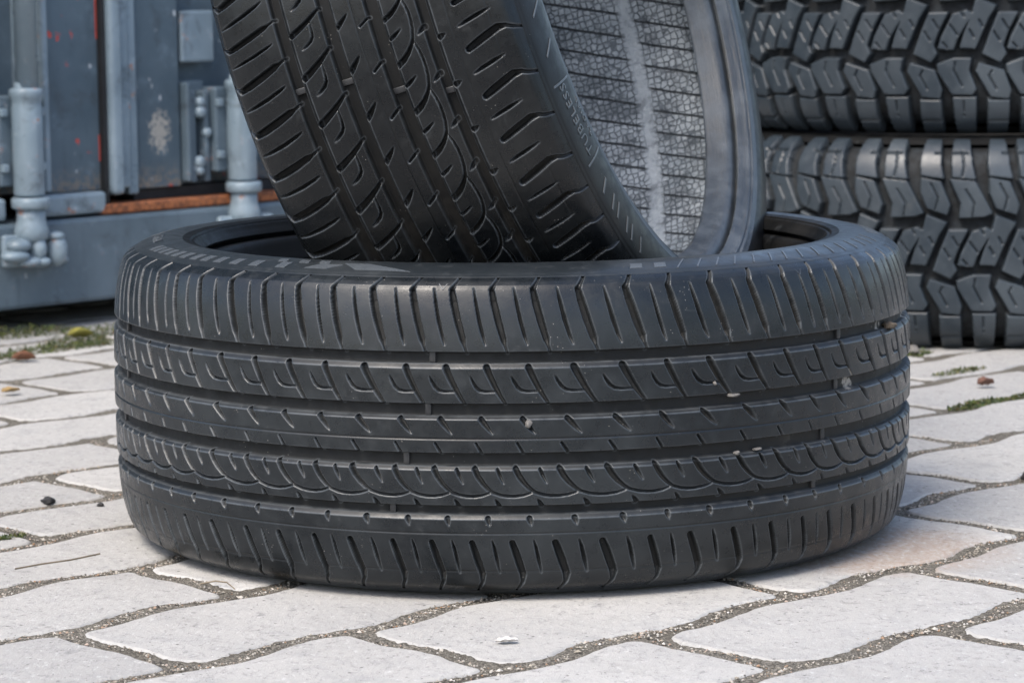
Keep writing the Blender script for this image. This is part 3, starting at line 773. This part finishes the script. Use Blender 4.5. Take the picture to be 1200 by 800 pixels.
# grit grains lying in the near joints (uncountable)
def blob_mesh(bmv, faces, c, r, sq=.7):
    b = len(bmv); rot = rng.uniform(0, 6.28)
    for dx, dy, dz in ((1,0,0),(0,1,0),(-1,0,0),(0,-1,0),(0,0,1),(0,0,-1)):
        j = rng.uniform(.7, 1.25)
        x = (dx * math.cos(rot) - dy * math.sin(rot)) * r * j; y = (dx * math.sin(rot) + dy * math.cos(rot)) * r * j
        bmv.append((c[0] + x, c[1] + y, c[2] + dz * r * sq * j))
    for f_ in ((0,1,4),(1,2,4),(2,3,4),(3,0,4),(1,0,5),(2,1,5),(3,2,5),(0,3,5)): faces.append(tuple(b + q for q in f_))
GVv, GFf = [], []
def grit_at(s, n):
    x, y = to_xy(np.array(s), np.array(n)); 
    if not (-.62 < x < .62 and -.80 < y < .55): return
    r = abs(rng.normal(0, .00055)) + .00045
    blob_mesh(GVv, GFf, (float(x), float(y), -.0012 + rng.uniform(0, .0008)), r)
for i in range(-2, 7):
    for s in rng.uniform(-1300, 900, 2600):
        grit_at(s, row_n(i) + float(wave(i, np.array(s))) + rng.normal(0, 5.6))
    for k in range(-5, 5):
        for t in rng.uniform(0, 1, 170):
            grit_at(head_s(i) + 444 * k + float(head_dev(i, k, np.array(t))) + rng.normal(0, 5.0), row_n(i) + (row_n(i+1) - row_n(i)) * t)
m = NT('grit_grains'); v = m.node('ShaderNodeNewGeometry').outputs['Random Per Island']
mg = m.done(m.ramp(v, [(0, (.05,.045,.04)), (.35, (.16,.145,.12)), (.6, (.28,.25,.20)), (.8, (.42,.40,.36)), (.93, (.24,.13,.06)), (1, (.55,.53,.5))]), .85)
grit = mesh_obj('grit', GVv, GFf, mg, None, False); tag(grit, 'loose sand grains and grit in the paving joints', None, None, 'stuff')

# ------------------------------------------------------------------ shipping container (local frame: x along the door face, y into it)
ct = empty('shipping_container', (-.688, 1.363, 0), Matrix.Rotation(R(46.6), 3, 'Z'))
tag(ct, 'slate blue shipping container with weathered paint, locking bars and rusty sill', 'container')
X0, X1, SEAM = -1.03, 1.41, .190
HT, DEEP = 2.62, 6.0
def part(name, fn, mat, parent=ct, smooth=False):
    bm = bmesh.new(); fn(bm); return bm_obj(name, bm, mat, parent, smooth)
part('bottom_sill', lambda b: add_box(b, X0 + .16, X1 - .16, 0, .14, .033, .150, .006), M['sill'])
part('sill_ledge', lambda b: add_box(b, .178, X1 - .16, .004, .14, .1515, .1655, .003), M['rusty'])
for x in (X0, X1 - .16):
    part('corner_post', lambda b, x=x: add_box(b, x, x + .16, 0, .15, .152, HT - .12, .008), M['sill'])
    for z in (.015, HT - .118):
        def cast(b, x=x, z=z):
            add_box(b, x - .004, x + .174, -.006, .172, z, z + .118, .008)
        c_o = part('corner_casting', cast, M['sill'])
        part('casting_hole', lambda b, x=x, z=z: add_box(b, x + .055, x + .115, -.0085, .01, z + .03, z + .09, .012), M['seal'], c_o)  # black block stands for the shaded hole
part('header_beam', lambda b: add_box(b, X0 + .16, X1 - .16, 0, .14, HT - .12, HT - .01, .006), M['sill'])
def panel(b, xs, z0, z1, yb):
    """corrugated door leaf: xs list of (x, y) across, extruded in z with thickness"""
    n = len(xs); vs_ = []
    for z in (z0, z1):
        vs_.append([b.verts.new((x, y, z)) for x, y in xs]); vs_.append([b.verts.new((x, yb, z)) for x, y in xs])
    f0, b0, f1, b1 = vs_
    for k in range(n - 1):
        b.faces.new((f0[k], f0[k+1], f1[k+1], f1[k])); b.faces.new((b0[k+1], b0[k], b1[k], b1[k+1]))
        b.faces.new((f1[k], f1[k+1], b1[k+1], b1[k])); b.faces.new((f0[k+1], f0[k], b0[k], b0[k+1]))
    for k in (0, n - 1):
        q = (f0[k], f1[k], b1[k], b0[k]); b.faces.new(q if k == 0 else q[::-1])
dz0, dz1 = .186, HT - .13
leftx = [(X0+.17, .02), (-.60, .02), (-.575, .052), (-.33, .052), (-.305, .02), (-.06, .02), (-.035, .052), (.066, .052), (.094, .020), (.1885, .020)]
rightx = [(.2555, .022), (.335, .022), (.341, .050), (.50, .050), (.525, .022), (.75, .022), (.775, .052), (.98, .052), (1.0, .022), (X1-.17, .022)]
dl = part('door', lambda b: panel(b, leftx, dz0, dz1, .075), M['slate'])
dr = part('door', lambda b: panel(b, rightx, .183, dz1, .077), M['slate'])
# sloped end of the recessed corrugation beside the left bar, pale lower plates, seam seal and edge strip
def gus(b):
    v = [b.verts.new(p) for p in ((.067, .046, .47), (.069, .044, .366), (.0895, .0165, .366), (.0915, .0165, .376))]
    b.faces.new((v[0], v[1], v[2], v[3]))
    w_ = [b.verts.new(p) for p in ((.066, .0505, .47), (.068, .0505, .352), (.0925, .0505, .352))]
    b.faces.new((v[1], w_[1], w_[2], v[2])); b.faces.new((w_[0], w_[1], v[1], v[0])); b.faces.new((v[3], v[2], w_[2], w_[0]))
part('corrugation_end', gus, M['pale'], dl)  # pale paint puts the slope's lit look into its colour
part('door_foot', lambda b: (add_box(b, .068, .187, .004, .060, .154, .1845, .006, 3), add_box(b, -.45, .016, .004, .060, .154, .1845, .006, 3)), M['pale'], dl)
part('door_edge', lambda b: add_box(b, .0885, .0985, .012, .05, .188, dz1 - .02, .003), M['pale'], dl)
part('seam_seal', lambda b: add_box(b, .1895, .1955, .010, .074, dz0 - .02, dz1), M['seal'], dr)
part('bottom_seal', lambda b: add_box(b, .256, X1 - .18, .030, .074, .1665, .1815), M['seal'], dr)  # black box fills the gap under the door, standing for its shade
def strip(b):
    add_box(b, .1965, .2185, .000, .06, .178, dz1, .007, 3)
    add_box(b, .2195, .2365, .010, .06, .186, dz1, .004)
    add_box(b, .2370, .2545, .016, .06, .176, dz1, .003)
part('edge_strip', strip, M['pale'], dr)
part('paint_flake', lambda b: (add_box(b, .1862, .1884, .0185, .030, .395, .455, .0005), add_box(b, .1868, .1884, .0183, .030, .225, .262, .0005)), M['redpaint'], dl)
# reinforcing plate and bolted guide bracket on the right door
part('reinforcing_plate', lambda b: add_box(b, .3425, .405, .022, .0495, .358, .432, .004), M['pale'], dr)
def brk(b):
    add_box(b, .340, .349, .010, .0495, .188, .330, .003); add_box(b, .352, .362, .016, .0495, .186, .318, .003)
    add_box(b, .376, .386, .014, .0495, .186, .318, .003); add_box(b, .340, .392, .034, .0490, .184, .332, .002)
bk = part('guide_bracket', brk, M['sill'], dr)
for (x, z, r_) in ((.369, .301, .0085), (.369, .287, .0095), (.381, .257, .008), (.366, .215, .010), (.366, .203, .008)):
    def bolt(b, x=x, z=z, r_=r_):
        bmesh.ops.create_uvsphere(b, u_segments=14, v_segments=9, radius=r_, matrix=Matrix.Translation((x, .016, z)) @ Matrix.Diagonal((1, 1.0, .95, 1)))
    part('bolt', bolt, M['pale'], bk, True)
# four locking bars with guides, collars and cam ends
def lock_bar(x):
    bar = part('locking_bar', lambda b: add_lathe(b, x, -.012, [(.300, .0155), (HT - .08, .0155)]), M['pale'], ct, True)
    part('bar_guide', lambda b: add_lathe(b, x, -.010, [(.187, .0200), (.190, .0212), (.305, .0212), (.310, .0200), (.316, .0204), (.322, .0232), (.328, .0236), (.331, .0225), (.333, .0165), (.340, .0160)]), M['pale'], bar, True)
    part('bar_guide', lambda b: add_lathe(b, x, -.010, [(1.60, .0235), (1.75, .0235), (1.76, .0165)]), M['pale'], bar, True)
    pl_ = part('guide_plate', lambda b: add_box(b, x - .036, x + .036, .004, .0495, .200, .322, .003), M['sill'], bar)
    for bx, bz in ((-.031, .300), (.031, .300), (-.031, .225), (.031, .225)):
        part('bolt', lambda b, bx=bx, bz=bz: add_box(b, x + bx - .0055, x + bx + .0055, -.003, .006, bz - .0055, bz + .0055, .002), M['pale'], bar)
    part('collar', lambda b: add_lathe(b, x, -.012, [(.170, .0240), (.172, .0262), (.182, .0264), (.185, .0245)]), M['pale'], bar, True)
    part('cam_neck', lambda b: add_lathe(b, x, -.012, [(.124, .0165), (.130, .0225), (.140, .0240), (.148, .0215), (.157, .0195), (.170, .0195)]), M['pale'], bar, True)
    def keeper(b):
        for (cx_, cz, rx, rz, ry) in ((-.028, .122, .018, .010, .016), (-.034, .108, .022, .009, .017), (.002, .116, .012, .018, .016), (-.010, .099, .020, .008, .016), (.034, .112, .015, .023, .017), (.032, .131, .014, .007, .015), (.006, .098, .014, .008, .018)):
            bmesh.ops.create_uvsphere(b, u_segments=14, v_segments=9, radius=1, matrix=Matrix.Translation((x + cx_, -.020, cz)) @ Matrix.Diagonal((rx, ry, rz, 1)))
        add_box(b, x - .046, x + .046, -.012, -.001, .092, .136, .004)
        bmesh.ops.create_uvsphere(b, u_segments=12, v_segments=8, radius=.0055, matrix=Matrix.Translation((x + .060, -.004, .096)))
    part('cam_keeper', keeper, M['pale'], bar, True)
for x in (-.34, .043, .425, .86): lock_bar(x)
# body
def corr(b):
    for x, sgn in ((X0 + .02, 1), (X1 - .02, -1)):
        pts = []; y = .16
        while y < DEEP - .2:
            pts += [(x, y), (x, y + .07), (x + sgn * .03, y + .14), (x + sgn * .03, y + .21)]; y += .28
        lo = [b.verts.new((p[0], p[1], .16)) for p in pts]; hi = [b.verts.new((p[0], p[1], HT - .06)) for p in pts]
        for k in range(len(pts) - 1): b.faces.new((lo[k], lo[k+1], hi[k+1], hi[k]))
part('side_wall', corr, M['slate'])
part('side_rail', lambda b: [add_box(b, x, x + .06, .175, DEEP - .1, z, z + .10, .006) for x in (X0 + .002, X1 - .062) for z in (.045, HT - .115)], M['sill'])
part('roof', lambda b: add_box(b, X0 + .03, X1 - .03, .142, DEEP, HT - .03, HT - .004), M['slate'])
part('end_wall', lambda b: add_box(b, X0 + .02, X1 - .02, DEEP - .08, DEEP - .01, .05, HT - .032), M['slate'])
part('floor', lambda b: add_box(b, X0 + .07, X1 - .07, .142, DEEP - .09, .06, .16), M['wood'])

# ------------------------------------------------------------------ loose things on the ground
def stone(name, loc, r, mat, label, cat, group=None, sq=(1, .8, .6), seed=1):
    bm = bmesh.new(); bmesh.ops.create_icosphere(bm, subdivisions=3, radius=1)
    for v in bm.verts:
        k = 1 + .45 * mnoise.noise(v.co * 1.3 + Vector((seed * 3.1, 0, 0))) + .15 * mnoise.noise(v.co * 4 + Vector((0, seed, 0)))
        v.co = Vector((v.co.x * sq[0], v.co.y * sq[1], v.co.z * sq[2])) * k * r
    o = bm_obj(name, bm, mat, None, True); o.location = loc; o.rotation_euler = (0, 0, seed * 1.3)
    return tag(o, label, cat, group)
dark = simple('dark_stone', (.025,.025,.026), .8, .4, 200); light = simple('pale_stone', (.13,.122,.112), .8, .2, 300); brownm = simple('earthy_clod', (.11,.085,.06), .95, .4, 200, .6)
stone('pebble', (-.422, .104, .003), .0062, dark, 'largest dark pebble lying on the paving joint left of the tyre', 'pebble', None, (1.2, .9, .55), 1)
stone('pebble', (-.372, .086, .002), .0032, dark, 'small black pebble on a paver left of the tyre, beside the larger one', 'pebble', None, (1, .8, .6), 2)
stone('pebble', (.478, .167, .004), .0065, dark, 'dark pebble at the right edge of the paving', 'pebble', None, (1, 1, .8), 3)
stone('pebble', (.500, 1.066, .006), .0085, light, 'white pebble by the foot of the off-road tyres', 'pebble', None, (1.1, .9, .7), 4)
stone('clod', (-.330, .42, .002), .012, brownm, 'earthy clod in the joint just left of the lower tyre', 'clod', None, (1.5, .9, .35), 5)
def on_tread(th, z, r=.3395):
    return (r * math.cos(R(th)), r * math.sin(R(th)), z / 1000)
for (th, z, r_, rr, mt, lab, sq) in ((-88.05, 137.6, .3398, .0026, light, 'white grit stone wedged in a slot of the middle rib of the flat tyre', (1, 1, 1.2)),
      (-60.2, 151.0, .3375, .0028, light, 'flat pale chip caught in the groove under the hook pattern of the flat tyre', (2.2, 1, .6)),
      (-59.8, 106.2, .3375, .0021, light, 'pale stone sitting on the lower groove lip of the flat tyre, left one', (1.3, 1, .8)),
      (-56.4, 107.4, .3375, .0023, light, 'pale flat stone sitting on the lower groove lip of the flat tyre, right one', (1.9, 1, .5)),
      (-63.3, 161.5, .3398, .0014, light, 'tiny pale stone stuck in a hook slot of the flat tyre', (1, 1, 1)),
      (-24.7, 184.5, .3368, .0050, brownm, 'lump of dry mud in the top groove at the right of the flat tyre', (1.8, 1, .6))):
    o = stone('pebble' if mt is light else 'mud_lump', on_tread(th, z, r_), rr, mt, lab, 'pebble' if mt is light else 'mud', None, sq, int(z))
    o.rotation_euler = (0, 0, R(th + 90))
# pale litter chip, leaves, twigs
def leaf(name, loc, L, Wd, mat, rot, label, cat, curl=.3, up=.004):
    n, m_ = 10, 6; V = []
    for i in range(n + 1):
        t = i / n; wd = Wd * math.sin(math.pi * min(1, t * .96 + .02)) ** .7
        for j in range(m_ + 1):
            q = j / m_ * 2 - 1
            V.append(((t - .5) * L, q * wd * (1 + .12 * math.sin(9 * t)), up + curl * abs(q) ** 1.5 * wd + .25 * curl * L * (t - .5) ** 2 + .0006 * math.sin(17 * t + 5 * q)))
    o = mesh_obj(name, V, grid_faces(n + 1, m_ + 1, False), mat, None, True)
    md = o.modifiers.new('thickness', 'SOLIDIFY'); md.thickness = .0005
    o.location = loc; o.rotation_euler = (0, 0, R(rot)); return tag(o, label, cat)
lb = simple('dead_leaf_brown', (.16,.065,.032), .7, .4, 90); lr = simple('dead_leaf_red', (.13,.062,.040), .7, .4, 90); ly = simple('yellow_leaf', (.22,.20,.035), .6, .35, 60); chipm = simple('pale_flake', (.50,.485,.46), .7, .12, 200)
leaf('flake', (-.006, -.461, .001), .016, .0045, chipm, 8, 'pale flake lying on the front paver below the tyre', 'flake', .5, .001)
leaf('leaf', (.540, .765, 0), .021, .008, lr, 20, 'crumpled reddish brown leaf on the paving at the right', 'leaf', 1.1)
leaf('leaf', (-.612, 1.079, 0), .030, .011, lb, 15, 'dead brown leaf in the mossy joint at the left edge', 'leaf', .9)
leaf('leaf', (-.640, 1.0, 0), .022, .009, lb, 60, 'small dead brown leaf at the very left edge of the paving', 'leaf', .7)
leaf('leaf', (-.566, 1.245, .004), .034, .012, ly, 25, 'yellow green leaf on the moss by the container', 'leaf', .9, .008)
leaf('leaf', (-.515, 1.30, .002), .034, .012, lb, -15, 'brown leaf behind the yellow leaf near the flat tyre', 'leaf', .9)
leaf('leaf', (-.577, .789, .001), .024, .008, simple('tan_leaf', (.30,.20,.08), .7, .3, 90), 40, 'tan leaf scrap in the joint at the left', 'leaf', .6)
def twig(loc, pts, label):
    cu = []; n = len(pts); V = []; F = []
    for i, (x, y, z) in enumerate(pts):
        for k in range(6): V.append((x, y + .0007 * math.cos(k * 1.047), z + .0008 + .0007 * math.sin(k * 1.047)))
    F = [(i*6+k, i*6+(k+1)%6, (i+1)*6+(k+1)%6, (i+1)*6+k) for i in range(n-1) for k in range(6)]
    o = mesh_obj('twig', V, F, simple('dry_twig', (.17,.14,.10), .8)); o.location = loc; return tag(o, label, 'twig')
twig((-.225, -.270, 0), [(-.02, .018, 0), (-.008, .014, .003), (.002, .004, .004), (.010, -.012, .002)], 'thin curled dry twig on the joint in front of the tyre, left')
twig((-.371, -.157, 0), [(-.03, -.03, 0), (-.012, -.012, 0), (.01, .004, 0), (.03, .028, 0)], 'long thin dry stalk lying on a paver at the lower left')
# moss in the joints further back
MV, MF = [], []
def moss(cx, cy, rx, ry, n, h=.010, ang=45, tall=1.0):
    ca, sa = math.cos(R(ang)), math.sin(R(ang))
    for _ in range(n):
        a_, q = rng.uniform(0, 6.28), math.sqrt(rng.uniform()); lx, ly_ = rx * q * math.cos(a_), ry * q * math.sin(a_)
        x, y = cx + ca * lx - sa * ly_, cy + sa * lx + ca * ly_
        top = h * (1 - q * q) * rng.uniform(.5, 1.1); z = rng.uniform(-.003, max(.001, top)); b = len(MV); s = rng.uniform(.0015, .004)
        dx, dy, dz = rng.normal(0, 1, 3); l = math.sqrt(dx*dx + dy*dy + dz*dz) + 1e-6; dx, dy, dz = dx/l*s, dy/l*s, abs(dz)/l*s*1.2*tall
        px, py = rng.normal(0, s*.4, 2)
        MV.extend([(x - px, y - py, z), (x + px, y + py, z), (x + dx + px*.3, y + dy + py*.3, z + dz)]); MF.append((b, b+1, b+2))
moss(-.60, 1.19, .13, .020, 2600, .012); moss(-.575, 1.255, .055, .035, 1500, .022); moss(-.66, 1.365, .10, .035, 2600, .014, 40); moss(-.52, 1.40, .10, .04, 2200, .016, 40)
moss(-.66, 1.10, .07, .014, 900, .007); moss(.53, .895, .055, .012, 900, .006); moss(.515, .645, .06, .013, 1100, .006); moss(.505, 1.065, .03, .012, 500, .008); moss(.575, .70, .05, .010, 700, .005)
moss(-.335, .46, .03, .008, 300, .003); moss(-.43, -.055, .018, .007, 350, .002)
m = NT('moss_green'); v = m.node('ShaderNodeNewGeometry').outputs['Random Per Island']
mm = m.done(m.ramp(v, [(0, (.022,.035,.010)), (.45, (.050,.075,.018)), (.75, (.10,.115,.025)), (.9, (.075,.050,.022)), (1, (.16,.15,.05))]), .8)
mo = mesh_obj('moss', MV, MF, mm, None, False); tag(mo, 'green moss and weeds growing in the far paving joints', None, None, 'stuff')
